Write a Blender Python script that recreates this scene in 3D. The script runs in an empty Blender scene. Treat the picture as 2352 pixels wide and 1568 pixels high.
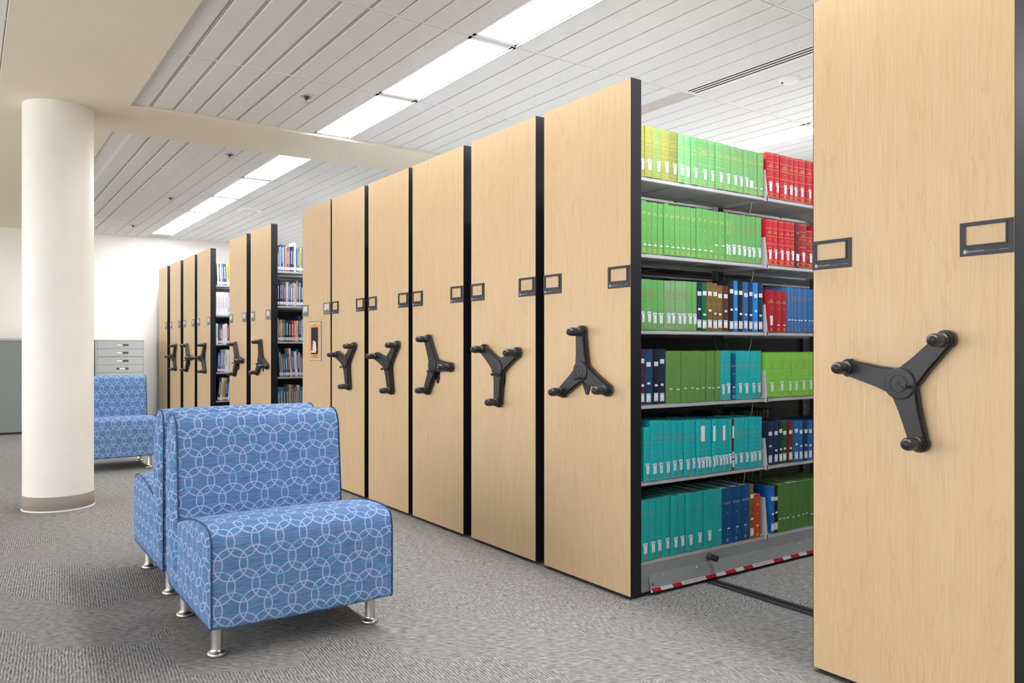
import bpy, bmesh, math, random
from mathutils import Vector, Matrix
R = random.Random(7)
PI = math.pi
C = bpy.context.scene.collection
scn = bpy.context.scene

# ------------------------------------------------------------------ materials
def srgb(h):
    h = h.lstrip('#'); v = [int(h[i:i+2], 16)/255 for i in (0, 2, 4)]
    return tuple((c/12.92 if c <= .04045 else ((c+.055)/1.055)**2.4) for c in v) + (1,)
class NT:
    def __init__(s, name, rough=.5, spec=.5, metal=0, col=None):
        s.m = bpy.data.materials.new(name); s.m.use_nodes = True
        s.t = s.m.node_tree; s.n = s.t.nodes; s.l = s.t.links
        s.b = s.n['Principled BSDF']
        s.b.inputs['Roughness'].default_value = rough
        s.b.inputs['Specular IOR Level'].default_value = spec
        s.b.inputs['Metallic'].default_value = metal
        if col is not None: s.b.inputs['Base Color'].default_value = col
        s.m.diffuse_color = col if col is not None else (.5, .5, .5, 1)
    def set(s, sock, v):
        if isinstance(v, bpy.types.NodeSocket): s.l.new(v, sock)
        else: sock.default_value = v
    def math(s, op, a, b=0.0, c=0.0, clamp=False):
        n = s.n.new('ShaderNodeMath'); n.operation = op; n.use_clamp = clamp
        s.set(n.inputs[0], a); s.set(n.inputs[1], b); s.set(n.inputs[2], c)
        return n.outputs[0]
    def vm(s, op, a, b=(0, 0, 0)):
        n = s.n.new('ShaderNodeVectorMath'); n.operation = op
        s.set(n.inputs[0], a); s.set(n.inputs[1], b)
        return n.outputs['Value'] if op in ('LENGTH', 'DOT_PRODUCT', 'DISTANCE') else n.outputs[0]
    def pos(s): return s.n.new('ShaderNodeNewGeometry').outputs['Position']
    def uv(s): return s.n.new('ShaderNodeTexCoord').outputs['UV']
    def objc(s): return s.n.new('ShaderNodeTexCoord').outputs['Object']
    def mapping(s, v, scale=(1, 1, 1), loc=(0, 0, 0), rot=(0, 0, 0)):
        n = s.n.new('ShaderNodeMapping'); s.l.new(v, n.inputs[0])
        n.inputs['Scale'].default_value = scale; n.inputs['Location'].default_value = loc; n.inputs['Rotation'].default_value = rot
        return n.outputs[0]
    def noise(s, v, scale=5, detail=3, rough=.5, dist=0):
        n = s.n.new('ShaderNodeTexNoise'); s.l.new(v, n.inputs['Vector'])
        n.inputs['Scale'].default_value = scale; n.inputs['Detail'].default_value = detail
        n.inputs['Roughness'].default_value = rough; n.inputs['Distortion'].default_value = dist
        return n.outputs[0]
    def ramp(s, f, stops):
        n = s.n.new('ShaderNodeValToRGB'); s.set(n.inputs[0], f)
        e = n.color_ramp.elements
        while len(e) < len(stops): e.new(.5)
        for k, (p, c) in enumerate(stops):
            e[k].position = p; e[k].color = c if len(c) == 4 else tuple(c)+(1,)
        return n.outputs[0]
    def mix(s, f, a, b, mode='MIX'):
        n = s.n.new('ShaderNodeMix'); n.data_type = 'RGBA'; n.blend_type = mode
        s.set(n.inputs[0], f); s.set(n.inputs[6], a); s.set(n.inputs[7], b)
        return n.outputs[2]
    def rng(s, v, a, b, c=0, d=1):
        n = s.n.new('ShaderNodeMapRange'); n.clamp = True
        s.set(n.inputs[0], v)
        for i, x in enumerate((a, b, c, d)): n.inputs[i+1].default_value = x
        return n.outputs[0]
    def bump(s, h, strength=.2, dist=.01):
        n = s.n.new('ShaderNodeBump'); n.inputs['Strength'].default_value = strength; n.inputs['Distance'].default_value = dist
        s.l.new(h, n.inputs['Height']); s.l.new(n.outputs[0], s.b.inputs['Normal'])
    def col(s, c): s.set(s.b.inputs['Base Color'], c)

M = {}
def plain(name, hexc, rough=.5, spec=.5, metal=0, noise=0, nscale=30):
    t = NT(name, rough, spec, metal, srgb(hexc))
    if noise:
        f = t.noise(t.objc(), nscale, 3)
        c = srgb(hexc)
        t.col(t.ramp(f, [(.3, tuple(x*(1-noise) for x in c[:3])), (.7, tuple(min(1, x*(1+noise)) for x in c[:3]))]))
    M[name] = t.m; return t.m

plain('wall_paint', 'F1EEE9', .75, .2, noise=.015, nscale=2)
plain('soffit_paint', 'E6DCCB', .8, .2, noise=.015, nscale=2)
plain('base_vinyl', '8C837C', .6, .3)
plain('white_trim', 'D8D4CC', .5)
plain('tee_white', 'EDECEA', .6, .2)
plain('black_edge', '212127', .5, .25)
plain('black_plastic', '1D1E23', .42, .5, noise=.12, nscale=60)
plain('knob_rubber', '26272C', .33, .5, noise=.2, nscale=90)
plain('dark_print', '131316', .5)
plain('holder_plastic', '2E2E36', .45, .45)
plain('holder_grey', '7C7A78', .5, .45)
plain('print_lilac', 'B9BCD8', .5)
plain('steel_grey', 'BEC0C2', .38, .5, noise=.03, nscale=12)
plain('kick_grey', '929496', .4, .5, noise=.05, nscale=40)
plain('steel_dark', '4C4E50', .45, .4)
plain('wire_steel', 'B8B8B4', .3, .5, .6)
plain('chrome', 'CFCDCA', .22, .5, 1)
plain('steel_brushed', 'C9C7C4', .3, .5, 1)
plain('screw', 'B8BEC4', .25, .5, .9)
plain('cabinet_grey', 'AEB6B8', .5, .3)
plain('cabinet_dark', '7F8786', .55, .3)
plain('cutout', '4A4C4C', .6)
plain('card_white', 'F0EFEC', .6, .2)
plain('tape_red', 'C4162B', .35, .4)
plain('tape_white', 'D9DCE3', .35, .4)
plain('rail_black', '2B2C31', .4, .5)
plain('led_green', '35C85A', .4)
plain('gold', 'D9C46A', .45, .5)
plain('gold_dim', 'A58B52', .5, .4)
plain('silver_print', 'C9D2D8', .5)
plain('label_white', 'EDEFF4', .6, .2)
plain('label_blue', '8FA6D0', .6, .2)
plain('label_print', '9AA0B4', .6, .2)
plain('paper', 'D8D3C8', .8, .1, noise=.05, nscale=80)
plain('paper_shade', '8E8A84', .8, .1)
plain('piping', '34476F', .6, .2)
plain('poster_orange', 'E9AE72', .6, .2)
plain('poster_white', 'EDE9E2', .6, .2)
plain('poster_navy', '20253F', .6, .2)
plain('poster_pink', 'D99A86', .6, .2)
plain('sprinkler_cup', 'C4C4CA', .3, .5, .6)
plain('sprinkler_brown', '4A3028', .5)
plain('slot_black', '151414', .7)
plain('carcase_dark', '3A3B3D', .6)
plain('speck_black', '28211F', .6)
plain('plaster_line', 'D9D2C6', .8)

def m_led():
    t = NT('diffuser_glow', .5); t.b.inputs['Emission Color'].default_value = (1, .99, .98, 1)
    t.b.inputs['Emission Strength'].default_value = 26; t.b.inputs['Base Color'].default_value = (.9, .9, .9, 1)
    M['glow'] = t.m
    t = NT('fill_light_pane', .3); t.b.inputs['Emission Color'].default_value = (1, .985, .96, 1)  # glow of the added fill panes, brightens the wood panels
    t.b.inputs['Emission Strength'].default_value = 3.7; t.b.inputs['Base Color'].default_value = (.8, .8, .8, 1)
    M['fill_glow'] = t.m
    t = NT('indicator_glow', .5); t.b.inputs['Emission Color'].default_value = (.1, 1, .25, 1)
    t.b.inputs['Emission Strength'].default_value = .5; t.b.inputs['Base Color'].default_value = (.1, .8, .2, 1)
    M['indicator'] = t.m
m_led()

def m_column():
    t = NT('column_paint', .42, .35)
    p = t.objc(); f = t.noise(p, 3, 2); f2 = t.noise(p, 40, 2)
    t.col(t.ramp(f, [(.3, srgb('E4E0DA')), (.7, srgb('EAE7E2'))]))
    t.bump(t.math('ADD', f, t.math('MULTIPLY', f2, .12)), .15, .01); M['column'] = t.m
m_column()

def m_wood():
    t = NT('maple_laminate', .4, .35)
    p = t.pos()
    v = t.mapping(p, (3.2, 3.2, .42))
    big = t.noise(v, 2.0, 4, .55, .6)
    rings = t.math('FRACT', t.math('MULTIPLY', big, 9.0))
    line = t.rng(t.math('ABSOLUTE', t.math('SUBTRACT', rings, .5)), .0, .10, 1, 0)
    fine = t.noise(t.mapping(p, (70, 70, 1.6)), 3, 3, .6)
    fleck = t.noise(t.mapping(p, (200, 200, 14)), 2, 2)
    mid = t.noise(t.mapping(p, (9, 9, .35)), 2, 2)
    c = t.ramp(fine, [(.3, srgb('D6B88F')), (.7, srgb('E3C8A2'))])
    c = t.mix(t.rng(mid, .3, .7, 0, .45), c, srgb('D9BA8E'))
    c = t.mix(t.math('MULTIPLY', line, .22), c, srgb('BC9468'))
    c = t.mix(t.rng(fleck, .62, .75, 0, .18), c, srgb('B58F66'))
    t.col(c); M['wood'] = t.m
m_wood()

def m_carpet():
    t = NT('loop_carpet', .95, .05)
    p = t.pos()
    # wide random patches choose one of three directions for the loop rows
    base = t.mapping(p, (1, 1, 1), rot=(0, 0, math.radians(-35)))
    def brick(sx, sy, off):
        n = t.n.new('ShaderNodeTexVoronoi'); n.feature = 'F1'; n.distance = 'MINKOWSKI'
        n.inputs['Exponent'].default_value = 1.0
        t.l.new(t.mapping(base, (sx, sy, 0), (off, off*.7, 0)), n.inputs['Vector'])
        n.inputs['Scale'].default_value = 1; n.inputs['Randomness'].default_value = .55
        return n.outputs['Color']
    sep = t.n.new('ShaderNodeSeparateColor'); t.l.new(brick(1.5, 2.6, 0), sep.inputs[0])
    r = sep.outputs[0]
    def rows(angle, sl, sw, rib=0):
        v = t.mapping(p, (1, 1, 1), rot=(0, 0, math.radians(angle)))
        n = t.noise(t.mapping(v, (sl, sw, 1)), 1, 2.5, .65, .25)
        if rib:
            s = t.n.new('ShaderNodeSeparateXYZ'); t.l.new(v, s.inputs[0])
            wob = t.noise(t.mapping(v, (9, 9, 1)), 1, 1)
            w_ = t.math('SINE', t.math('ADD', t.math('MULTIPLY', s.outputs[1], 2*PI*rib), t.math('MULTIPLY', wob, 5.0)))
            n = t.math('ADD', t.math('MULTIPLY', n, .80), t.math('MULTIPLY', t.math('ADD', w_, 1.0), .10))
        return n
    a = rows(-55, 26, 230)      # rows running across the view
    b = rows(-115, 30, 150, 92)
    c = rows(-175, 30, 150, 92)
    k1 = t.math('GREATER_THAN', r, .42); k2 = t.math('GREATER_THAN', r, .70)
    def mixf(f, x, y): return t.math('ADD', t.math('MULTIPLY', x, t.math('SUBTRACT', 1.0, f)), t.math('MULTIPLY', y, f))
    h = mixf(k1, a, b); h = mixf(k2, h, c)
    grain = t.noise(p, 260, 2, .7)
    h = t.math('ADD', t.math('MULTIPLY', h, .8), t.math('MULTIPLY', grain, .2))
    cloud = t.noise(p, 1.3, 2)
    col = t.ramp(h, [(.36, srgb('515156')), (.47, srgb('797879')), (.56, srgb('989897')), (.68, srgb('B2B2B1'))])
    t.col(t.mix(t.rng(cloud, .3, .7, 0, .25), col, srgb('888684')))
    t.bump(h, .5, .004); M['carpet'] = t.m
m_carpet()

def m_tile():
    t = NT('ceiling_tile', .9, .1)
    p = t.pos(); f = t.noise(p, 220, 3, .7); g = t.noise(p, 60, 2)
    t.col(t.ramp(f, [(.35, srgb('D6D5D3')), (.6, srgb('E6E5E3'))]))
    t.bump(f, .25, .003); M['tile'] = t.m
    plain('tile_groove', 'C6C0B9', .9, .05)
m_tile()

def m_fabric():
    t = NT('ring_fabric', .85, .15)
    uv = t.uv(); PX, PY, RR = .088, .079, .0585
    tot = None; ins = None
    for (ox, oy) in ((0, 0), (PX, 0), (PX*.5, PY), (PX*1.5, PY)):
        q = t.vm('ADD', uv, (ox+10*PX*2, oy+10*PY*2, 0))
        q = t.vm('MODULO', q, (2*PX, 2*PY, 1e6))
        q = t.vm('SUBTRACT', q, (PX, PY, 0))
        q = t.vm('MULTIPLY', q, (1, 1, 0))
        d = t.vm('LENGTH', q)
        ring = t.rng(t.math('ABSOLUTE', t.math('SUBTRACT', d, RR)), .0016, .0029, 1, 0)
        i = t.math('LESS_THAN', d, RR)
        tot = ring if tot is None else t.math('MAXIMUM', tot, ring)
        ins = i if ins is None else t.math('ADD', ins, i)
    streak = t.noise(t.mapping(uv, (14, 190, 1)), 1, 3, .6)
    streak2 = t.noise(t.mapping(uv, (5, 60, 1), (3, 3, 0)), 1, 2, .5)
    weave = t.n.new('ShaderNodeTexChecker'); t.l.new(uv, weave.inputs['Vector']); weave.inputs['Scale'].default_value = 420
    base = t.ramp(streak, [(.33, srgb('446093')), (.5, srgb('587AAA')), (.66, srgb('7188B6'))])
    base = t.mix(t.rng(streak2, .5, .68, 0, .55), base, srgb('3F7FA6'))
    base = t.mix(t.math('MULTIPLY', weave.outputs['Fac'], .10), base, srgb('8C98C0'))
    ringc = t.mix(t.math('MULTIPLY', t.math('GREATER_THAN', ins, 2.5), .0), srgb('9FB4D8'), srgb('45B5DE'))
    cy = t.noise(t.mapping(uv, (12, 26, 1)), 1, 1)
    ringc = t.mix(t.rng(cy, .56, .66, 0, .8), ringc, srgb('58A6CE'))
    t.col(t.mix(t.math('MULTIPLY', tot, .95), base, ringc))
    t.bump(streak, .15, .002)
    M['fabric'] = t.m
m_fabric()

BK = dict(yg='A2A856', ag='93AE68', ol='8E9450', lg='84C48C', g1='74B878', g2='7CB472', g3='68AA5C', g4='66AE66', g5='7FAE7E',
          rd='C42434', rd2='A71C2A', mr='6A1C2C', nv='16304F', nb='1B446C', dg='0D6840', ob='776236', br='5A3026', bk='1B1E27',
          bb='1E86DA', bl='2467AC', sb='3F72AE', sb2='2F6BA4', tq='10B6BE', db='0A4C80', lm='84CC50', g6='62924A', g7='4F7F3C',
          tt='20A8A6', gn='145A2C', rb='6C2A24', mb='1E6CC0',
          **{'or': 'C4421F'})
FK = dict(teal='2C7C8C', tan='C09060', lilac='A9ABD6', blue='2457B0', white='E4E6EA', green='2A5C46', pink='E2A8A8', red='BE3838',
          grey='888A92', black='23242B', purple='4C4488', yellow='E2C24E', navy='1E2C58', brown='6C4C3E', sky='58A6DC', cream='D8CFB2',
          steel='55799A', orange='E8842E', salmon='DD8874', plum='6A2446')
def m_cloth(key, hexc, marble=False):
    t = NT('cloth_'+key, .55, .3); c = srgb(hexc)
    f = t.noise(t.objc(), 18 if marble else 90, 4, .6)
    a = .35 if marble else .10
    t.col(t.ramp(f, [(.3, tuple(x*(1-a) for x in c[:3])), (.7, tuple(min(1, x*(1+a)) for x in c[:3]))]))
    M['b_'+key] = t.m
for k, v in BK.items(): m_cloth(k, v, k in ('mb', 'ob', 'nb'))
for k, v in FK.items(): plain('f_'+k, v, .4, .4)

# ------------------------------------------------------------------ geometry helpers
class MB:
    def __init__(s): s.v = []; s.f = []; s.mi = []; s.uv = None; s.cur = 0; s.smooth = set()
    def add(s, vs, fs, smooth=False):
        o = len(s.v); s.v += [tuple(v) for v in vs]
        for f in fs:
            if smooth: s.smooth.add(len(s.f))
            s.f.append(tuple(i+o for i in f)); s.mi.append(s.cur)
    def box(s, x0, x1, y0, y1, z0, z1, bev=0, mat=None):
        if mat is not None: s.cur = mat
        if x0 > x1: x0, x1 = x1, x0
        if y0 > y1: y0, y1 = y1, y0
        if z0 > z1: z0, z1 = z1, z0
        if bev <= 0:
            vs = [(x, y, z) for x in (x0, x1) for y in (y0, y1) for z in (z0, z1)]
            s.add(vs, [(0, 1, 3, 2), (4, 6, 7, 5), (0, 4, 5, 1), (2, 3, 7, 6), (0, 2, 6, 4), (1, 5, 7, 3)])
        else:
            bm = bmesh.new(); bmesh.ops.create_cube(bm, size=1)
            for v in bm.verts:
                v.co = Vector(((x0+x1)/2+v.co.x*(x1-x0), (y0+y1)/2+v.co.y*(y1-y0), (z0+z1)/2+v.co.z*(z1-z0)))
            b = min(bev, (x1-x0)*.45, (y1-y0)*.45, (z1-z0)*.45)
            bmesh.ops.bevel(bm, geom=bm.edges[:], offset=b, segments=2, affect='EDGES', profile=.5)
            bm.verts.index_update()
            s.add([v.co[:] for v in bm.verts], [tuple(v.index for v in f.verts) for f in bm.faces]); bm.free()
    def prism(s, pts, fr, to, axis='y', mat=None):
        """pts: 2D polygon in the two other axes, extruded along axis"""
        if mat is not None: s.cur = mat
        n = len(pts)
        def P(a, b, c): return {'x': (c, a, b), 'y': (a, c, b), 'z': (a, b, c)}[axis]
        vs = [P(a, b, fr) for a, b in pts]+[P(a, b, to) for a, b in pts]
        fs = [tuple(range(n)), tuple(range(2*n-1, n-1, -1))]+[(i, i+n, (i+1) % n+n, (i+1) % n) for i in range(n)]
        s.add(vs, fs)
    def lathe(s, prof, o=(0, 0, 0), axis='z', seg=24, mat=None, smooth=True, caps=True):
        """prof: list (r, h)"""
        if mat is not None: s.cur = mat
        def P(a, b, h):
            return {'z': (o[0]+a, o[1]+b, o[2]+h), 'y': (o[0]+a, o[1]+h, o[2]+b), 'x': (o[0]+h, o[1]+a, o[2]+b)}[axis]
        vs = [P(r*math.cos(2*PI*k/seg), r*math.sin(2*PI*k/seg), h) for r, h in prof for k in range(seg)]
        fs = []
        for i in range(len(prof)-1):
            for k in range(seg):
                k2 = (k+1) % seg; fs.append((i*seg+k, i*seg+k2, (i+1)*seg+k2, (i+1)*seg+k))
        s.add(vs, fs, smooth)
        if caps:
            n = len(prof)
            s.add([vs[k] for k in range(seg)], [tuple(range(seg-1, -1, -1))])
            s.add([vs[(n-1)*seg+k] for k in range(seg)], [tuple(range(seg))])
    def tube(s, pts, r, seg=8, mat=None, closed=False):
        if mat is not None: s.cur = mat
        pts = [Vector(p) for p in pts]; n = len(pts); rings = []
        up = Vector((0, 0, 1)); prev = None
        for i, p in enumerate(pts):
            if closed: d = pts[(i+1) % n]-pts[i-1]
            else: d = pts[min(i+1, n-1)]-pts[max(i-1, 0)]
            d.normalize()
            if prev is None:
                a = d.cross(up) if abs(d.dot(up)) < .95 else d.cross(Vector((1, 0, 0)))
            else: a = prev-d*prev.dot(d)
            a.normalize(); prev = a; b = d.cross(a)
            rings.append([p+a*r*math.cos(2*PI*k/seg)+b*r*math.sin(2*PI*k/seg) for k in range(seg)])
        vs = [v for rg in rings for v in rg]; fs = []
        m = n if closed else n-1
        for i in range(m):
            j = (i+1) % n
            for k in range(seg):
                k2 = (k+1) % seg; fs.append((i*seg+k, i*seg+k2, j*seg+k2, j*seg+k))
        if not closed: fs += [tuple(range(seg-1, -1, -1)), tuple((n-1)*seg+k for k in range(seg))]
        s.add(vs, fs, True)
    def mesh(s, name, mats):
        me = bpy.data.meshes.new(name); me.from_pydata(s.v, [], s.f)
        for m in mats: me.materials.append(M[m] if isinstance(m, str) else m)
        me.polygons.foreach_set('material_index', s.mi)
        me.polygons.foreach_set('use_smooth', [i in s.smooth for i in range(len(s.f))])
        bm = bmesh.new(); bm.from_mesh(me); bmesh.ops.recalc_face_normals(bm, faces=bm.faces); bm.to_mesh(me); bm.free()
        return me
    def build(s, name, mats, parent=None, loc=(0, 0, 0)):
        if isinstance(mats, str): mats = [mats]
        o = bpy.data.objects.new(name, s.mesh(name, mats)); C.objects.link(o); o.location = loc
        if parent: o.parent = parent
        return o
def tag(o, label=None, cat=None, group=None, kind=None):
    if label: o['label'] = label
    if cat: o['category'] = cat
    if group: o['group'] = group
    if kind: o['kind'] = kind
    return o
def thing(name, label, cat, loc=(0, 0, 0), rz=0, group=None):
    o = bpy.data.objects.new(name, None); C.objects.link(o); o.location = loc; o.rotation_euler.z = rz
    o.empty_display_size = .1
    return tag(o, label, cat, group)
def kids(o): return [c for c in bpy.data.objects if c.parent == o]
ORD = 'first second third fourth fifth sixth seventh eighth ninth tenth eleventh twelfth thirteenth fourteenth fifteenth sixteenth seventeenth eighteenth nineteenth twentieth twenty-first twenty-second twenty-third twenty-fourth twenty-fifth twenty-sixth twenty-seventh twenty-eighth twenty-ninth thirtieth'.split()

_tx = {}
def text_geo(body, spacing=1.0):
    """text as flat verts/faces, centred, cap height about .7 of unit"""
    if (body, spacing) in _tx: return _tx[(body, spacing)]
    cu = bpy.data.curves.new('lettering', 'FONT'); cu.body = body; cu.size = 1; cu.resolution_u = 1
    cu.align_x = 'CENTER'; cu.align_y = 'CENTER'; cu.space_line = spacing
    ob = bpy.data.objects.new('lettering', cu); C.objects.link(ob)
    bpy.context.view_layer.update()
    me = bpy.data.meshes.new_from_object(ob.evaluated_get(bpy.context.evaluated_depsgraph_get()))
    vs = [(v.co.x, v.co.y) for v in me.vertices]; fs = [tuple(p.vertices) for p in me.polygons]
    bpy.data.objects.remove(ob); bpy.data.meshes.remove(me)
    _tx[(body, spacing)] = (vs, fs); return vs, fs

# ------------------------------------------------------------------ dimensions
Y0 = 2.41          # plane of the end panels
TOP = 2.313
ZC, ZS = 2.82, 2.80
XW = -13.2         # far wall
SH = [1.886, 1.542, 1.198, .861, .515, .161]   # shelf tops

# ------------------------------------------------------------------ the room
def struct(name, mb, mats): return tag(mb.build(name, mats), kind='structure')
b = MB(); b.box(XW, 3.2, -4.2, 10.6, -.12, 0); struct('floor', b, 'carpet')
b = MB(); b.box(XW-.15, XW, -4.2, 10.6, 0, 3.0); struct('wall_back', b, 'wall_paint')
b = MB(); b.box(XW, 3.2, 10.6, 10.75, 0, 3.0); struct('wall_right', b, 'wall_paint')
WX = [(-11.9+2.1*k, -10.1+2.1*k) for k in range(7)]      # window openings added to the unseen side wall for fill light
b = MB(); b.box(XW, 3.2, -4.35, -4.2, 0, .12); b.box(XW, 3.2, -4.35, -4.2, 2.55, 3.0)
xa = XW
for wa, wb in WX: b.box(xa, wa, -4.35, -4.2, .12, 2.55); xa = wb
b.box(xa, 3.2, -4.35, -4.2, .12, 2.55); struct('wall_left', b, 'wall_paint')
for k, (wa, wb) in enumerate(WX):
    b = MB(); b.box(wa, wb, -4.33, -4.32, .12, 2.55, mat=1)
    for xx in (wa, (wa+wb)/2-.02, wb-.04): b.box(xx, xx+.04, -4.32, -4.26, .12, 2.55, mat=0)
    for zz in (.12, 2.51): b.box(wa, wb, -4.32, -4.26, zz, zz+.04, mat=0)
    struct('fill_pane_%d' % (k+1), b, ['tee_white', 'fill_glow'])  # unseen glowing panes, added to light the end panels from the side
b = MB(); b.box(3.2, 3.35, -4.2, 10.6, 0, 3.0); struct('wall_front', b, 'wall_paint')
b = MB(); b.box(XW, XW+.012, -4.2, 10.6, 0, .075, .003); struct('baseboard_back', b, 'base_vinyl')
b = MB(); b.box(XW, 3.2, -4.2, 10.6, ZC+.04, ZC+.12); struct('ceiling', b, 'soffit_paint')

# plank tiles hung in the two bays beside the beam and in the bay past the soffit
P = .1495; GX = 1.19
FIX = [(8, 10), (28, 30), (48, 50)]      # strip numbers taken by the light rows
DIF = (19, 20)
def bay(name, x0, x1, y0, y1, xt0, n0, n1, near):
    b = MB()
    b.box(x0, x1, y0, y1, ZC+.0060, ZC+.03, mat=1)
    nx = int(round((x1-x0)/GX))+2
    xs = [x for x in (xt0-GX*k for k in range(-12, 14)) if x0+.03 < x < x1-.03]
    ed = sorted([x0]+xs+[x1])
    for i in range(len(ed)-1):
        xa, xb = ed[i]+.011, ed[i+1]-.011
        for k in range(n0, n1):
            if any(a <= k < c for a, c in FIX): continue
            if near and k == DIF[0] and xb > -3.7: continue
            ya, yb = 1.07+P*k, 1.07+P*(k+1)
            if k == n0: ya = y0
            if k == n1-1: yb = y1
            ga = .012 if k <= 4 and k > -6 else .0055; gb = .012 if -6 < k+1 <= 4 else .0055
            if k == n0: ga = .004
            b.box(xa, xb, ya+ga, yb-gb, ZC, ZC+.012, .0015, mat=0)
        # cross tees
    for x in xs: b.box(x-.0065, x+.0065, y0, y1, ZC+.0015, ZC+.012, mat=2)
    for k in range(n0, n1+1):
        if k % 4 == 0 and y0 < 1.07+P*k < y1: w_ = .014 if (k == 0 and not near) else (.007 if not near and k == 4 else .0035); b.box(x0, x1, 1.07+P*k-w_, 1.07+P*k+w_, ZC+(-.001 if w_ > .005 else .003), ZC+.012, mat=2 if not near else 1)
    return struct(name, b, ['tile', 'tile_groove', 'tee_white'])
XB0, XB1 = -6.82, -6.035
bay('ceiling_tiles_near', XB1, 3.19, .938, 10.59, -4.85, -1, 64, True)
bay('ceiling_tiles_far', XW+.001, XB0, .938, 10.59, -8.02, -1, 64, False)
bay('ceiling_tiles_left', XB1, 3.19, -4.19, .168, -4.85, -35, -6, False)
b = MB()
b.box(XB1, 3.19, .17, .937, ZS, ZC+.04)                  # soffit over the column line
b.box(XB0, XB1-.001, -4.19, 10.59, ZS, ZC+.04)            # cross beam
b.box(XW+.001, XB0, -4.19, .937, ZS+.012, ZC+.04)         # plain ceiling past the beam
struct('ceiling_soffit', b, 'soffit_paint')

# light rows
def light(x1, x0, ya, label, grp):
    o = thing('ceiling_light', label, 'ceiling light', ((x0+x1)/2, ya+.1495, ZC), 0, grp)
    L = (x1-x0)/2; f = MB(); W = .1495
    f.box(-L, L, -W, -W+.012, -.002, .02); f.box(-L, L, W-.03, W, -.002, .02)
    f.box(-L, -L+.03, -W, W, -.002, .02); f.box(L-.03, L, -W, W, -.002, .02)
    f.build('frame', 'tee_white', o)
    d = MB(); d.box(-L+.03, L-.03, -W+.012, W-.03, .004, .012); d.build('diffuser', 'glow', o)
    d = MB(); d.box(-L+.01, L-.01, W-.015, W-.009, -.003, -.0021); d.build('edge_slot', 'glow', o)
FP = ['nearest', 'second nearest', 'third nearest', 'fourth nearest', 'fifth nearest', 'sixth nearest', 'seventh nearest', 'eighth nearest']
nearx = [-6.035, -4.85, -3.66, -2.47, -1.28, -.09, 1.10]
farx = [-6.82, -8.02, -9.21, -10.40, -11.59, -12.78]
def rowlights(ya, row):
    for i in range(len(nearx)-1):
        light(nearx[i+1]-.01, nearx[i]+.01, ya, 'recessed ceiling light before the beam, %s from it, row %s' % (ORD[i], row), 'recessed ceiling lights')
    for i in range(len(farx)-1):
        light(farx[i]-.01, farx[i+1]+.01, ya, 'recessed ceiling light past the beam, %s from it, row %s' % (ORD[i], row), 'recessed ceiling lights')
rowlights(1.07+8*P, 'along the wooden panels')
rowlights(1.07+28*P, 'over the book stacks')
rowlights(1.07+48*P, 'deepest into the room')

# linear air diffuser
o = thing('linear_diffuser', 'long white slot air diffuser with three black slots in the tiled ceiling', 'air vent', (-3.64, 1.07+19*P, ZC))
f = MB(); f.box(0, 4.6, 0, .1495, 0, .014); f.build('frame', 'tee_white', o)
for q in range(3):
    f = MB(); f.box(.01, 4.6, .022+q*.034, .036+q*.034, -.0015, .004); f.build('slot', 'slot_black', o)

o = thing('smoke_detector', 'round white smoke detector on the ceiling above the open aisle', 'smoke detector', (-3.10, 4.28, ZC))
f = MB(); f.lathe([(.068, 0), (.068, -.008), (.058, -.02), (.03, -.034), (.001, -.036)], smooth=False); f.build('housing', 'tee_white', o)
f = MB(); f.box(-.03, -.014, -.04, -.028, -.031, -.024); f.build('sensor_window', 'dark_print', o)
o = thing('ceiling_speaker', 'round flat white ceiling speaker beside the far light row', 'ceiling speaker', (-9.87, 2.88, ZC))
f = MB(); f.lathe([(.155, 0), (.155, -.006), (.14, -.014), (.10, -.016)], seg=32, smooth=False); f.build('rim', 'tee_white', o)
f = MB(); f.lathe([(.098, -.016), (.09, -.02), (.001, -.021)], seg=32); f.build('grille', 'white_trim', o)
for i, (x, y, l) in enumerate([(-5.17, 1.89, 'on the near side of the beam'), (-7.10, 1.90, 'just past the beam'), (-9.55, 1.90, 'midway along the far ceiling'), (-11.99, 1.90, 'nearest the white back wall')]):
    o = thing('sprinkler', 'small chrome pendant fire sprinkler %s' % l, 'sprinkler', (x, y, ZC), 0, 'ceiling sprinklers')
    f = MB(); f.lathe([(.05, 0), (.05, -.004), (.038, -.012), (.028, -.004)], seg=24); f.build('escutcheon', 'sprinkler_cup', o)
    f = MB(); f.lathe([(.018, -.003), (.014, -.022), (.006, -.03)], seg=12); f.build('bulb_body', 'sprinkler_brown', o)
    f = MB()
    for s in (-1, 1): f.tube([(.014*s, 0, -.02), (.016*s, 0, -.034), (.004*s, 0, -.046)], .0022, 6)
    f.lathe([(.017, -.046), (.017, -.049)], seg=14); f.build('deflector', 'chrome', o)

# round column
o = thing('round_column', 'thick round cream painted column with a taupe base band', 'column', (-6.37, .53, 0))
f = MB(); f.lathe([(.22, .10), (.22, ZS)], seg=64); f.build('shaft', 'column', o)
f = MB(); f.lathe([(.222, .008), (.2235, .012), (.2235, .10), (.221, .102)], seg=64); f.build('base_band', 'base_vinyl', o)
f = MB(); f.lathe([(.228, 0), (.228, .008), (.222, .010)], seg=64); f.build('floor_ring', 'white_trim', o)

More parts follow.
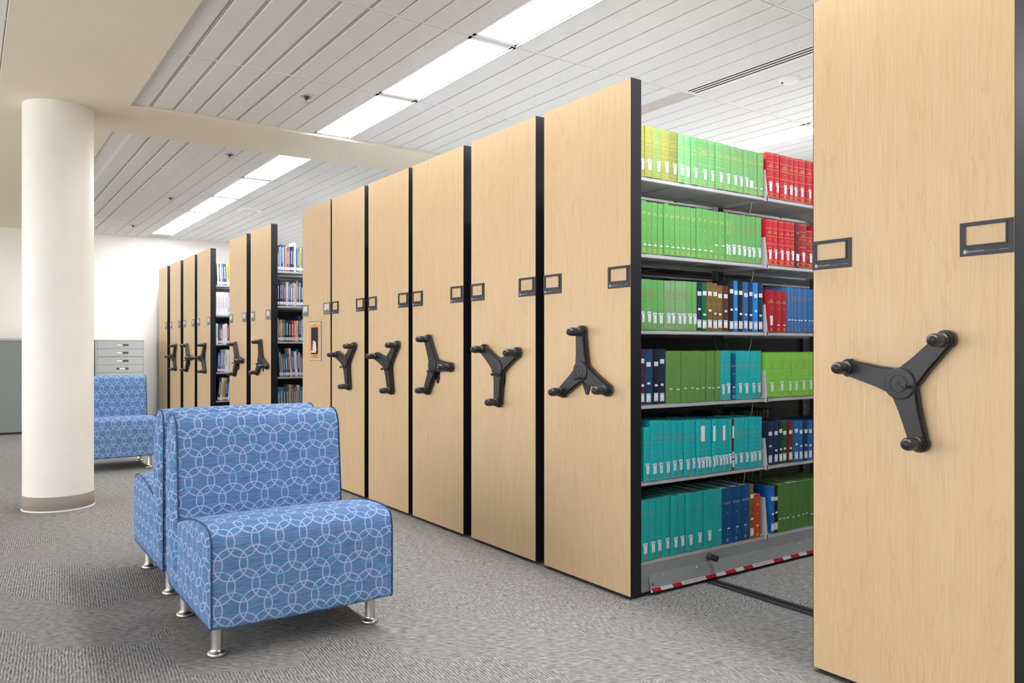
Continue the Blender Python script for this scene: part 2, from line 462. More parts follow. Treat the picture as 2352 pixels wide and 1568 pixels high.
# ------------------------------------------------------------------ flat file cabinet and grey cabinet
o = thing('flat_file_cabinet', 'light grey flat file cabinet with shallow drawers against the white back wall', 'cabinet', (-12.2, 1.456, 0))
W = 2.074-1.456
f = MB(); f.box(-.9, -.014, 0, W, .0, 1.205); f.box(-.014, 0, 0, .022, .03, 1.205); f.box(-.014, 0, W-.012, W, .03, 1.205); f.build('body', 'cabinet_grey', o)
f = MB(); f.box(-.9, .004, -.004, W+.004, 1.205, 1.224, .003); f.build('top', 'cabinet_grey', o)
z = 1.203
for i in range(10):
    hgt = .1075
    d = MB(); d.box(-.013, .001, .024, W-.014, z-hgt+.003, z, .0015); dr = d.build('drawer', 'cabinet_grey', o)
    hy = .26; zc = z-hgt*.5
    p = MB(); p.box(.001, .0025, hy-.001, hy+.163, zc-.019, zc+.019, mat=0); p.box(.0025, .004, hy+.004, hy+.155, zc-.015, zc+.015, mat=1); p.build('pull_recess', ['cabinet_grey', 'cutout'], dr)
    c = MB(); c.box(.004, .0055, hy+.006+(.035 if i == 3 else 0), hy+.078+(.035 if i == 3 else 0), zc-.012, zc+.010); c.build('label_card', 'card_white', dr)
    z -= hgt+(.006 if i == 1 else .001)
o = thing('storage_cabinet', 'plain dull grey low cabinet behind the round column at the left', 'cabinet', (-11.93, -.8, 0))
f = MB(); f.box(-1.2, 0, 0, 2.0, .03, 1.205); f.build('body', 'cabinet_dark', o)
f = MB(); f.box(-1.2, .006, -.004, 2.004, 1.205, 1.235, .002); f.build('top', 'cabinet_grey', o)
f = MB(); f.box(-1.18, -.02, .02, 1.98, 0, .03); f.build('plinth', 'carcase_dark', o)

# ------------------------------------------------------------------ lounge chairs
def smooth_poly(pts, rad, n=5):
    """round the corners of a closed polygon; rad per vertex"""
    out = []; N = len(pts)
    for i in range(N):
        p = Vector(pts[i]); a = Vector(pts[i-1]); c = Vector(pts[(i+1) % N]); r = rad[i]
        if r <= 0: out.append(tuple(p)); continue
        da = (a-p); dc = (c-p); la = min(r, da.length*.48); lc = min(r, dc.length*.48)
        A = p+da.normalized()*la; Cc = p+dc.normalized()*lc
        for k in range(n+1):
            t = k/n; out.append(tuple(A*(1-t)**2+p*2*t*(1-t)+Cc*t*t))
    return out
def densify(pts, step=.03):
    out = []; N = len(pts)
    for i in range(N):
        a = Vector(pts[i]); c = Vector(pts[(i+1) % N]); m = max(1, int((c-a).length/step))
        for k in range(m): out.append(tuple(a+(c-a)*k/m))
    return out
def cushion(name, poly, W, parent, uvoff=(0, 0), bulge=.006):
    """closed side profile (x, z) swept across the width with padded faces"""
    poly = densify(poly); N = len(poly)
    cx = sum(p[0] for p in poly)/N; cz = sum(p[1] for p in poly)/N
    nr = []
    for i in range(N):
        a = Vector(poly[i-1]); c = Vector(poly[(i+1) % N]); t = (c-a).normalized(); nr.append(Vector((t.y, -t.x)))
    area = sum(poly[i][0]*poly[(i+1) % N][1]-poly[(i+1) % N][0]*poly[i][1] for i in range(N))
    if area < 0: nr = [-n for n in nr]
    arc = [0]
    for i in range(N): arc.append(arc[-1]+(Vector(poly[(i+1) % N])-Vector(poly[i])).length)
    ys = [0, .005, .014, .03]+[.03+(W-.06)*k/14 for k in range(1, 14)]+[W-.03, W-.014, W-.005, W]
    bm = bmesh.new(); uvl = bm.loops.layers.uv.new('UVMap'); rings = []
    for y in ys:
        e = min(y, W-y); ins = .005*(1-min(1, e/.014))**2
        bl = bulge*math.sin(PI*min(1, max(0, y/W)))**.5 if 0 < y < W else 0
        rings.append([bm.verts.new((poly[i][0]+nr[i].x*(bl-ins), y, poly[i][1]+nr[i].y*(bl-ins))) for i in range(N)])
    for j in range(len(ys)-1):
        for i in range(N):
            i2 = (i+1) % N
            f = bm.faces.new((rings[j][i], rings[j][i2], rings[j+1][i2], rings[j+1][i])); f.smooth = True
            uvs = [(ys[j], arc[i]), (ys[j], arc[i+1]), (ys[j+1], arc[i+1]), (ys[j+1], arc[i])]
            for lp, u in zip(f.loops, uvs): lp[uvl].uv = (u[0]+uvoff[0], u[1]+uvoff[1])
    for side, rg, y in ((-1, rings[0], 0), (1, rings[-1], W)):
        prev = rg
        for s, bl in ((.93, .006), (.75, .012), (.4, .017)):
            cur = [bm.verts.new((cx+(v.co.x-cx)*s, y+side*bl, cz+(v.co.z-cz)*s)) for v in rg]
            for i in range(N):
                i2 = (i+1) % N; f = bm.faces.new((prev[i], prev[i2], cur[i2], cur[i])); f.smooth = True
                for lp in f.loops: lp[uvl].uv = (lp.vert.co.x, lp.vert.co.z)
            prev = cur
        f = bm.faces.new(prev); f.smooth = True
        for lp in f.loops: lp[uvl].uv = (lp.vert.co.x, lp.vert.co.z)
    bmesh.ops.recalc_face_normals(bm, faces=bm.faces)
    me = bpy.data.meshes.new(name); bm.to_mesh(me); bm.free(); me.materials.append(M['fabric'])
    ob = bpy.data.objects.new(name, me); C.objects.link(ob); ob.parent = parent
    for y in (.002, W-.002):
        t = MB(); t.tube([(poly[i][0]+nr[i].x*.001, y, poly[i][1]+nr[i].y*.001) for i in range(N)], .0028, 6, closed=True)
        t.build('piping', 'piping', ob)
    return ob
def lounge_chair(loc, rz, label):
    """local: front face at x=0 looking +x, depth towards -x, width along y 0..W"""
    W = .70
    o = thing('lounge_chair', label, 'chair', loc, rz, 'ring patterned lounge chairs')
    seat = [(0, .125), (0, .452), (-.06, .478), (-.22, .478), (-.40, .448), (-.53, .415), (-.53, .125)]
    seat = smooth_poly(seat, [.02, .075, .06, .08, .05, .0, .0])
    back = [(-.515, .125), (-.520, .42), (-.560, .842), (-.715, .838), (-.705, .125)]
    back = smooth_poly(back, [0, .15, .085, .09, .02], 7)
    cushion('seat', seat, W, o, (.02, .0))
    bk = cushion('backrest', [(x+0, z) for x, z in back], W, o, (.045, .03), .005)
    for x in (-.108, -.62):
        for y in (.048, W-.048):
            l = MB(); l.lathe([(.033, 0), (.034, .003), (.034, .011), (.031, .014), (.0225, .018), (.0205, .026), (.0205, .126)], (x, y, 0), seg=28)
            l.build('leg', 'steel_brushed', o)
    return o
lounge_chair((-2.86, .70, 0), 0, 'blue ring-patterned armless lounge chair in the foreground, facing the viewer')
lounge_chair((-4.45, .712+.70, 0), PI, 'blue ring-patterned lounge chair back to back behind the foreground chair, facing away')
lounge_chair((-7.86, .75, 0), 0, 'blue ring-patterned lounge chair partly behind the round column, before the flat files')

# ------------------------------------------------------------------ mobile shelving units
YE = 2.476            # back of the end panel = start of the shelves
SEC = .876
def flat_text(mb, body, cx, y, cz, size, mat, narrow=1.0, spacing=1.0, skew=0):
    """lettering on a face that looks towards -y"""
    vs, fs = text_geo(body, spacing); mb.cur = mat
    mb.add([(cx+v[0]*size*narrow+v[1]*size*skew, y, cz+v[1]*size) for v in vs], fs)
def shelf_mesh(mb, xf, xb, y0, y1, z):
    s = 1 if xf > xb else -1
    mb.box(xb, xf, y0, y1, z-.003, z)
    mb.box(xf-.002*s, xf, y0, y1, z-.019, z, .0008)
    mb.box(xf-.016*s, xf, y0, y1, z-.019, z-.017)
    mb.box(xb, xb+.002*s, y0, y1, z-.016, z)
    for k in range(1, 3): mb.box(xb, xf-.01*s, y0+(y1-y0)*k/3-.012, y0+(y1-y0)*k/3+.012, z-.008, z-.003)
def handle(parent, hx, hz, phi, pin=(0, -.034), link=True):
    h = MB(); y1, y2 = -.012, -.036      # relative to the panel face, spokes stand clear of it
    h.lathe([(.04, -.001), (.04, -.014), (.048, -.016), (.05, -.036)], (hx, 0, hz), 'y', 28)
    for k in range(3):
        a = math.radians(phi+120*k); d = Vector((math.cos(a), math.sin(a))); n = Vector((-d.y, d.x)); c = Vector((hx, hz))
        for (w0, w1, r1, ya, yb) in ((.045, .028, .0305, -.010, -.024), (.039, .023, .0255, -.024, -.037)):
            pts = [c+n*w0, c+d*.045+n*w0*.86, c+d*.085+n*(w0*.35+w1*.62), c+d*.185+n*w1*.96]
            for q in range(0, 9):
                t = PI/2-PI*q/8; pts.append(c+d*(.186+r1*math.cos(t))+n*r1*math.sin(t))
            pts += [c+d*.185-n*w1*.96, c+d*.085-n*(w0*.35+w1*.62), c+d*.045-n*w0*.86, c-n*w0]
            h.prism([tuple(p) for p in pts], ya, yb, 'y')
    ho = h.build('handle', 'black_plastic', parent)
    for k in range(3):
        a = math.radians(phi+120*k); x = hx+.186*math.cos(a); z = hz+.186*math.sin(a)
        kb = MB(); kb.lathe([(.021, -.037), (.021, -.047), (.0175, -.048), (.0175, -.050), (.0195, -.053), (.0205, -.070), (.0200, -.086), (.017, -.097), (.011, -.104), (.001, -.107)], (x, 0, z), 'y', 20)
        kb.build('knob', 'knob_rubber', ho)
    c = MB(); c.lathe([(.049, -.037), (.049, -.041), (.046, -.043), (.0275, -.044), (.0270, -.0425), (.0262, -.0425), (.0257, -.0445), (.001, -.045)], (hx, 0, hz), 'y', 32, mat=0, smooth=False)
    hexa = [(hx+.007*math.cos(PI/6+PI/3*q)-.001, hz+.009*math.sin(PI/6+PI/3*q)) for q in range(6)]
    c.prism(hexa, -.045, -.0458, 'y', mat=1); c.build('hub_cap', ['black_plastic', 'dark_print'], ho)
    p = MB(); p.lathe([(.0035, -.044), (.0035, -.062)], (hx+pin[0], 0, hz+pin[1]), 'y', 10, mat=0)
    p.lathe([(.0075, -.062), (.0078, -.072), (.0055, -.074), (.0045, -.071)], (hx+pin[0], 0, hz+pin[1]), 'y', 14, mat=0)
    p.lathe([(.003, -.0435), (.003, -.048)], (hx+pin[0], 0, hz+pin[1]), 'y', 12, mat=1)
    p.build('lock_pin', ['black_plastic', 'indicator'], ho)
    t = MB(); L = [(-.025, -.02), (-.025, -.072), (-.008, -.108), (-.003, -.112), (.005, -.112), (.010, -.108), (.024, -.076), (.024, -.02)]
    t.prism([(hx+.008+a, hz+b) for a, b in L], -.001, -.006, 'y', mat=0)
    t.lathe([(.0065, -.006), (.0065, -.008), (.004, -.008)], (hx+.009, 0, hz-.092), 'y', 12, mat=1)
    t.build('lock_plate', ['dark_print', 'steel_dark'], parent)
def holder(parent, x0, card, grey):
    x1 = x0+.146; z0, z1 = 1.386, 1.484
    m = 'holder_grey' if grey else 'holder_plastic'
    f = MB(); wx0, wx1, wz0, wz1 = x0+.015, x1-.019, z0+.030, z1-.010
    f.box(x0, wx0, -.003, 0, z0, z1); f.box(wx1, x1, -.003, 0, z0, z1); f.box(wx0, wx1, -.003, 0, wz1, z1); f.box(wx0, wx1, -.003, 0, z0, wz0)
    for a in ((wx0-.003, wx0+.0015, wz0-.003, wz1+.003), (wx1-.0015, wx1+.003, wz0-.003, wz1+.003)): f.box(a[0], a[1], -.0055, -.003, a[2], a[3])
    for a in ((wz0-.003, wz0+.0015), (wz1-.0015, wz1+.003)): f.box(wx0, wx1, -.0055, -.003, a[0], a[1])
    fo = f.build('label_holder', m, parent)
    if card:
        c = MB(); c.box(wx0, wx1, -.0015, -.0005, wz0, wz1, mat=0); cx = (wx0+wx1)/2
        for q, w in ((.049, .05), (.033, .03), (.020, .036)): c.box(cx-w/2, cx+w/2, -.0018, -.0014, wz0+q-.0025, wz0+q+.0015, mat=1)
        c.box(cx-.032, cx+.032, -.0018, -.0014, wz0+.004, wz0+.010, mat=2)
        c.build('range_card', ['card_white', 'label_print', 'dark_print'], fo)
    t = MB(); cy = z0+.0135
    flat_text(t, 'Spacesaver', x0+.042, -.0034, cy, .0115, 0)
    if not grey:
        flat_text(t, 'www.spacesaver.com', x0+.084, -.0034, cy-.002, .0038, 0); flat_text(t, '1-800-492-3434', x0+.121, -.0034, cy-.0015, .0042, 0)
    t.prism([(x0+.0105, cy-.004), (x0+.015, cy-.008), (x0+.0195, cy-.004), (x0+.0195, cy+.003), (x0+.0105, cy+.003)], -.0031, -.0036, 'y')
    t.prism([(x0+.012, cy+.0045), (x0+.015, cy+.0035), (x0+.018, cy+.0045), (x0+.015, cy+.0065)], -.0031, -.0036, 'y')
    t.build('printed_name', 'print_lilac', fo)

def unit(x0, x1, label, hub=None, phi=0, cards=(False, False), holders=(True, True), grey=False, nsec=4, detail=False, pin=(0, -.034), bars=False, shz=SH):
    o = thing('mobile_shelving_unit', label, 'shelving unit', (x0, Y0, 0), 0, 'mobile shelving units')
    W = x1-x0; YS = YE-Y0
    b = MB(); b.box(0, W, .0015, YS, .014, TOP, .0015); b.build('end_panel', 'black_edge', o)
    b = MB(); b.box(.004, W-.0012, 0, .003, .016, TOP-.002); b.build('laminate_face', 'wood', o)
    b = MB(); b.box(.03, W-.03, .04, YS+nsec*SEC, .0, .014); b.build('carriage_base', 'carcase_dark', o)
    if hub: handle(o, hub[0]-x0, hub[1], phi, pin)
    if holders[0]: holder(o, .001, cards[0], grey)
    if holders[1]: holder(o, W-.147, cards[1], grey)
    xm = W/2; xr = W-.007; xl = .007
    ys = [YS+SEC*k for k in range(nsec+1)]
    # upright posts
    for k, y in enumerate(ys):
        ya = y if k == 0 else y-.02
        if k == nsec: ya = y-.04
        p = MB(); p.box(xm-.022, xm+.022, ya, ya+.04, .14, 1.93)
        for z in [.2+.05*q for q in range(34)]: p.box(xm+.022, xm+.0226, ya+.008, ya+.013, z, z+.02, mat=1); p.box(xm+.022, xm+.0226, ya+.027, ya+.032, z, z+.02)
        p.build('upright', ['steel_dark', 'slot_black'], o)
    if detail:
        for z in shz:
            for k in range(2):
                s = MB(); shelf_mesh(s, xr, xm+.03, ys[k]+.002, ys[k+1]-.004, z); s.build('shelf', 'steel_grey', o)
        s = MB()
        for z in shz:
            for k in range(2, nsec): shelf_mesh(s, xr, xm+.03, ys[k]+.002, ys[k+1]-.004, z)
            for k in range(nsec): shelf_mesh(s, xl, xm-.03, ys[k]+.002, ys[k+1]-.004, z)
        s.build('rear_shelves', 'steel_grey', o)
        for i, z in enumerate(shz):
            for k in (1,):
                tall = .19 if i == 5 else .14
                q = MB(); q.prism([(xr+.013, z-.021), (xr+.013, z+.006), (xr-.002, z+tall), (xm+.05, z+tall+.02), (xm+.05, z-.021)], ys[k]-.0035, ys[k]+.0015, 'y')
                q.box(xr+.0105, xr+.013, ys[k]-.0035, ys[k]+.007, z-.022, z+.006); q.build('shelf_bracket', 'steel_grey', o)
    else:
        s = MB()
        for z in shz:
            for k in range(nsec): shelf_mesh(s, xl, xm-.03, ys[k]+.002, ys[k+1]-.004, z); shelf_mesh(s, xr, xm+.03, ys[k]+.002, ys[k+1]-.004, z)
        s.build('shelves', 'steel_grey', o)
        s = MB(); s.box(xm-.004, xm+.004, YS+.04, ys[-1]-.04, .16, 1.9); s.build('added_dark_sheet', 'carcase_dark', o)  # added dark sheet, stands in for the darkness behind the books
    s = MB(); s.box(xr-.004, xr, YS, ys[-1], .02, shz[5]-.019); s.box(xl, xl+.004, YS, ys[-1], .02, shz[5]-.019)
    kp = s.build('kick_panel', 'kick_grey', o)
    if bars:
        y1 = ys[2]-.05
        s = MB(); s.prism([(xr+.0005, .092), (xr+.003, .092), (xr+.016, .016), (xr+.0135, .016)], 2.527-Y0, y1, 'y'); sb = s.build('safety_bar', 'kick_grey', o)
        s = MB(); s.prism([(xr+.0145, .034), (xr+.0152, .034), (xr+.0172, .0165), (xr+.0165, .0165)], 2.527-Y0, y1, 'y'); s.build('white_tape', 'tape_white', sb)
        for a, c in TAPE:
            s = MB()
            a -= Y0; c -= Y0; sh = .010
            q = [(a-sh*.2, .034), (c-sh, .034), (c+sh*.3, .0165), (a+sh, .0165)]
            def X(z): return xr+.0154+(.034-z)/.0175*.002
            s.add([(X(z), y, z) for y, z in q], [(0, 1, 2, 3)]); s.build('red_stripe', 'tape_red', sb)
        s = MB()
        for a, c in ((2.742, 2.872), (3.252, 3.386)):
            vs, fs = text_geo('PLACE FOOT HERE TO STOP')
            wid = max(v[0] for v in vs)-min(v[0] for v in vs); k = (c-a)/wid; cy = (a+c)/2-Y0
            s.add([(xr+.0155+(.0087-v[1]*.013)/.0175*.002, cy+v[0]*k+v[1]*.003, .0253+v[1]*.013) for v in vs], fs)
        s.build('stop_lettering', 'tape_red', sb)
        for y in (2.617, 2.84, 3.243, 3.63):
            s = MB(); s.lathe([(.005, 0), (.0045, .003), (.002, .0045)], (xr+.005, y-Y0, .079), 'x', 10); s.build('screw', 'screw', sb)
        s = MB(); s.prism([(2.541-Y0, .044), (2.545-Y0, .044), (2.545-Y0, .056), (2.541-Y0, .056)], xr+.0085, xr+.0125, 'x'); s.build('slot', 'slot_black', sb)
        s = MB(); s.lathe([(.017, 0), (.017, .004), (.0135, .006), (.016, .046), (.0165, .050), (.013, .052), (.004, .052), (.004, .047)], (xr, 2.925-Y0, .117), 'x', 20); s.build('bumper', 'black_plastic', o)
    return o
TAPE = [(2.5294, 2.5924), (2.6624, 2.7282), (2.885, 2.9648), (3.0244, 3.1076), (3.1598, 3.2364), (3.3947, 3.4766), (3.5348, 3.6125), (3.669, 3.7511)]
TAPE[6] = (3.5348, 3.6125)
SHM = [1.862, 1.522, 1.175, .832, .495, .161]; SHF = [1.873, 1.512, 1.16, .815, .47, .161]
unit(-1.650, -1.010, 'nearest maple-faced mobile shelving unit at the right edge, on the right of the open aisle', (-1.319, 1.007), 46, pin=(.030, -.008))
U2 = unit(-3.197, -2.561, 'maple-faced mobile shelving unit holding the green, red and turquoise volumes of the open aisle', (-2.862, 1.007), 94, detail=True, bars=True)
unit(-3.900, -3.268, 'maple-faced mobile shelving unit with its handle forming a Y, second left of the open aisle', (-3.573, 1.006), 27)
unit(-4.633, -3.986, 'maple-faced mobile shelving unit, third left of the open aisle, one handle arm pointing right', (-4.295, 1.006), -2)
unit(-5.324, -4.689, 'maple-faced mobile shelving unit, fourth left of the open aisle, behind the chair', (-4.956, 1.004), 44)
unit(-6.025, -5.393, 'maple-faced mobile shelving unit with a handle, directly right of the one with the poster', (-5.680, 1.003), 42)
unit(-6.693, -6.052, 'maple-faced mobile shelving unit with the orange poster and no handle', cards=(True, True), grey=True)
unit(-8.225, -7.568, 'maple-faced mobile shelving unit just left of the middle gap full of colourful books', (-7.808, .990), -18, cards=(True, True), grey=True, detail=True, shz=SHM)
unit(-9.023, -8.374, 'maple-faced mobile shelving unit just right of the far gap with white binders', (-8.655, .985), -3, cards=(True, True), grey=True)
unit(-10.519, -9.865, 'maple-faced mobile shelving unit just left of the far gap with white binders', (-10.15, .985), 60, cards=(True, True), grey=True, detail=True, shz=SHF)
unit(-11.304, -10.659, 'maple-faced mobile shelving unit, third from the white wall', (-10.93, .980), 0, cards=(True, True), grey=True)
unit(-12.147, -11.473, 'maple-faced mobile shelving unit, second from the white wall', (-11.80, .980), 58, cards=(True, False), grey=True)
unit(-12.952, -12.348, 'end maple-faced mobile shelving unit nearest the white wall, without a handle', holders=(False, True), cards=(True, True), grey=True)

# floor rail
o = thing('floor_rail', 'black steel floor rail crossing the open aisle in the carpet', 'rail', (-13.0, 2.89, 0))
f = MB()
f.box(0, 12.6, 0, .022, 0, .007, .001); f.box(0, 12.6, .048, .07, 0, .007, .001); f.box(0, 12.6, .022, .048, 0, .002, mat=1)
f.build('channel', ['rail_black', 'slot_black'], o)

# poster
o = thing('poster', 'small framed orange poster with a navy picture on the unit without a handle', 'poster', (-6.516, Y0, 1.008))
f = MB(); f.box(0, .271, -.004, -.0005, 0, .328); f.build('backing', 'holder_grey', o)
f = MB(); f.box(.006, .258, -.005, -.004, .006, .320); f.build('mat', 'poster_white', o)
f = MB(); f.box(.012, .250, -.0058, -.005, .012, .312, mat=0); sh = f.build('sheet', ['poster_orange'], o)
f = MB(); f.box(.048, .205, -.0064, -.0058, .052, .278, mat=0); f.box(.048, .205, -.0066, -.0064, .270, .278, mat=3)
f.prism([(.06, .075), (.14, .075), (.125, .17), (.09, .17)], -.0064, -.0068, 'y', mat=1)
f.prism([(.10, .08), (.17, .08), (.155, .16), (.11, .16)], -.0068, -.0070, 'y', mat=2)
f.box(.052, .16, -.0072, -.0068, .066, .078, mat=2)
f.build('picture', ['poster_navy', 'poster_pink', 'poster_white', 'dark_print'], o)
f = MB(); flat_text(f, 'LOST?', .127, -.0062, .296, .026, 0)
for zz, w in ((.040, .11), (.028, .12)):
    x = .127-w/2
    while x < .127+w/2: f.box(x, x+.009, -.0062, -.0059, zz-.0025, zz+.0025); x += .012
f.build('lettering', 'sprinkler_brown', o)

# ------------------------------------------------------------------ books
WORDS = dict(yg='PUBLIC\nINTEREST', ag='PUBLIC\nINTEREST', ol='PUBLIC\nINTEREST', lg='PUBLIC\nINTEREST', g1='PUBLIC\nINTEREST', g2='PUBLIC\nINTEREST',
             rd='SOCIAL\nSCIENCE\nINFORMATION', rd2='SOCIAL\nSCIENCE\nINFORMATION', tq='SOCIAL\nSCIENCE &\nMEDICINE', db='SOCIAL SCIENCE\nAND MEDICINE')
CN = dict(yg='yellow-green', ag='moss green', ol='dark olive', lg='pale green', g1='bright green', g2='bright green', g3='grass green', g4='leaf green', g5='dull green',
          rd='red', rd2='dark red', mr='maroon', nv='navy', nb='mottled blue', dg='dark green', ob='olive brown', br='brown', bk='black', bb='bright blue', bl='blue',
          sb='steel blue', sb2='steel blue', tq='turquoise', db='deep blue', lm='lime green', g6='olive green', g7='forest green', tt='tall teal', gn='dark green',
          rb='rust brown', mb='marbled blue', **{'or': 'orange-red'})
SN = ['top shelf', 'second shelf', 'third shelf', 'fourth shelf', 'fifth shelf', 'lowest shelf']
def book_shell(w, h, D, bulge):
    n = 6; out = [(bulge*(1-(2*k/n-1)**2)*1.0-.0015*abs(2*k/n-1)**4, -w/2+w*k/n) for k in range(n+1)]
    out = [(-D, -w/2)]+out+[(-D, w/2)]
    t = min(.0025, w*.18)
    inn = [(-D, -w/2+t)]+[(-.004, max(-w/2+t, min(w/2-t, y))) for x, y in out[1:-1]]+[(-D, w/2-t)]
    N = len(out); m = MB()
    vs = [(x, y, z) for z in (0, h) for x, y in out]+[(x, y, z) for z in (0, h) for x, y in inn]
    def o_(i, k): return k*N+i
    def i_(i, k): return 2*N+k*N+i
    for i in range(N-1):
        m.f.append((o_(i, 0), o_(i+1, 0), o_(i+1, 1), o_(i, 1))); m.f.append((i_(i, 0), i_(i, 1), i_(i+1, 1), i_(i+1, 0)))
        m.f.append((o_(i, 1), o_(i+1, 1), i_(i+1, 1), i_(i, 1))); m.f.append((o_(i, 0), i_(i, 0), i_(i+1, 0), o_(i+1, 0)))
    for i in (0, N-1): m.f.append((o_(i, 0), o_(i, 1), i_(i, 1), i_(i, 0)))
    m.v = vs; m.mi = [0]*len(m.f); return m, t
def spine_x(y, w, bulge): u = 2*y/w; return bulge*(1-u*u)-.0015*abs(u)**4+.0005
def strip(mb, w, bulge, y0, y1, z0, z1, off=0.0, n=6):
    vs = []
    for k in range(n+1):
        y = y0+(y1-y0)*k/n; x = spine_x(y, w, bulge)+off; vs += [(x, y, z0), (x, y, z1)]
    mb.add(vs, [(2*k, 2*k+2, 2*k+3, 2*k+1) for k in range(n)])
def words(mb, body, w, bulge, cz, maxw, maxh):
    vs, fs = text_geo(body, .9)
    x0 = min(v[0] for v in vs); x1 = max(v[0] for v in vs); y0 = min(v[1] for v in vs); y1 = max(v[1] for v in vs)
    k = min(maxw/(x1-x0), maxh/(y1-y0)*1.0); k2 = k
    out = []
    for v in vs:
        y = (v[0]-(x0+x1)/2)*k; out.append((spine_x(y, w, bulge)+.0004, y, cz+(v[1]-(y0+y1)/2)*k2))
    mb.add(out, fs)
def dashes(mb, w, bulge, cz, rows_, maxw, lh=.0062):
    for r in range(rows_):
        ww = maxw*R.uniform(.55, 1); y = -ww/2; z = cz-r*lh
        while y < ww/2-.001:
            L = min(R.uniform(.0025, .0075), ww/2-y); strip(mb, w, bulge, y, y+L*.82, z, z+lh*.5, .0003, 1); y += L+.0012
def bound_book(key, style, w, h, D=.19):
    """returns the book's Empty with its parts; spine faces +x, origin at the foot of the spine"""
    o = bpy.data.objects.new('bound_volume', None); C.objects.link(o); o.empty_display_size = .02
    bulge = .0035 if style in 'BMNWHLV' else .001
    m, t = book_shell(w, h, D, bulge); m.build('cover', 'b_'+key, o)
    p = MB(); p.box(-D+.005, -.0045, -w/2+t+.0002, w/2-t-.0002, .003, h-.004); p.build('pages', 'paper_shade' if key in ('tt',) else 'paper', o)
    gold = 'gold_dim' if key in ('tq', 'tt', 'g6', 'g7', 'lm', 'sb', 'sb2', 'g4', 'g5') else 'gold'
    if key in ('db', 'lg', 'g2') or (key == 'g3' and style != 'T'): gold = 'silver_print' if key in ('db',) else 'gold'
    g = MB(); mw = w*.78
    if style == 'B' or style == 'V':
        for fz in (.965, .80, .63, .46, .29, .105, .02): strip(g, w, bulge, -w/2*.985, w/2*.985, h*fz-.0007, h*fz+.0007, .0002)
        if style == 'B':
            if key in WORDS: words(g, WORDS[key], w, bulge, h*.715, mw, h*.10)
            else: dashes(g, w, bulge, h*.755, 5, min(mw, .030))
        dashes(g, w, bulge, h*.55, 1, min(mw*.5, .012), .006); dashes(g, w, bulge, h*.37, 1, min(mw*.8, .022), .006)
        dashes(g, w, bulge, h*.075, 2, min(mw*.7, .022), .006)
    elif style in 'MNWHLPT':
        if style == 'T':
            for zz in (.55, .72): 
                for q in range(4): strip(g, w, bulge, -.003, .003, h*zz+q*.008, h*zz+q*.008+.005, .0003, 1)
        elif key in WORDS: words(g, WORDS[key], w, bulge, h*.73, mw, h*.10)
        elif style != 'P': dashes(g, w, bulge, h*.78, 2 if key != 'sb' else 4, min(mw, .026))
        dashes(g, w, bulge, h*.55, 1, min(mw*.5, .012), .006)
        if style in 'NHL':
            for q in range(4): dashes(g, w, bulge, h*(.25-.03*q), 1, min(mw*.3, .008), .005)
        dashes(g, w, bulge, h*.08, 3 if style != 'P' else 1, min(mw*.7, .02), .006)
        if style == 'P': strip(g, w, bulge, -w/2*.9, -w/2*.9+.001, h*.05, h*.95, .0001, 1)
    if g.v: g.build('spine_lettering', gold, o)
    lab = MB(); lw = min(.026, w*.90); bw = lw*.76; off = R.uniform(-.1, .22)*(w-lw); z0 = .031+R.uniform(-.002, .003)
    def S(y0, y1, a, c, mat, e=.0009): lab.cur = mat; strip(lab, w, bulge, max(-w*.48, off+y0), min(w*.48, off+y1), a, c, e, 4)
    if style in 'BMVT' and style != 'P':
        S(-bw/2+.001, bw/2+.001, z0, z0+.036, 0); S(-lw/2, lw/2, z0+.034, z0+.049, 0, .0012)
        S(-lw*.42, lw*.42, z0+.037, z0+.041, 1, .0015); S(-lw*.3, lw*.3, z0+.0445, z0+.0465, 2, .0015)
        S(-bw*.3, bw*.15, z0+.018, z0+.0192, 2, .0012); S(-bw*.3, bw*.2, z0+.012, z0+.0132, 2, .0012); S(-bw*.15, bw*.3, z0+.003, z0+.0055, 1, .0012)
        if style == 'V': S(-w*.42, w*.42, h*.60, h*.885, 0)
    elif style == 'W': S(-lw/2, lw/2, z0, z0+.037, 0); S(-lw*.3, lw*.3, z0+.012, z0+.013, 2, .0012)
    elif style in 'NLP':
        if w > .02: zz = h*(.26 if style == 'L' else .155) if style != 'P' else h*.255+R.uniform(-.004, .004); S(-.009, .009, zz, zz+.0055, 0)
    elif style == 'H': zz = h*.29; S(-.010, .010, zz, zz+.0055, 0)
    elif style == 'S':
        sw = min(.026, w*.86); zz = h*R.uniform(.68, .75)
        S(-sw/2, sw/2, zz, zz+.020, 0); S(-sw*.3, sw*.3, zz+.006, zz+.007, 2, .0012); S(-sw*.3, sw*.3, zz+.011, zz+.012, 2, .0012)
        zz = h*R.uniform(.30, .42); S(-sw*.35, sw*.38, zz, zz+.010, 0)
        S(-sw/2, sw/2, z0-.018, z0+.020, 0); S(-sw*.4, sw*.4, z0+.013, z0+.016, 1, .0012); S(-sw*.3, sw*.3, z0-.006, z0-.005, 2, .0012); S(-sw*.3, sw*.3, z0-.015, z0-.012, 2, .0012)
    elif style == 'K':
        S(-w*.42, w*.42, h*.63, h*.87, 0); S(-w*.42, w*.42, h*.23, h*.36, 0); S(-w*.25, w*.25, h*.25, h*.34, 1, .0012); S(-w*.42, w*.42, h*.06, h*.20, 0)
    if lab.v: lab.build('call_label', ['label_white', 'label_blue', 'label_print'], o)
    return o
SD = {'B': 'with gold bands', 'M': 'with plain spine', 'N': 'with thin white sticker', 'W': 'with one plain white sticker', 'H': 'with high thin sticker', 'T': 'slim and upright lettered',
      'L': 'with small lettering', 'S': 'with several white stickers', 'P': 'unlettered with thin sticker', 'V': 'with tall white strip', 'K': 'very thin'}
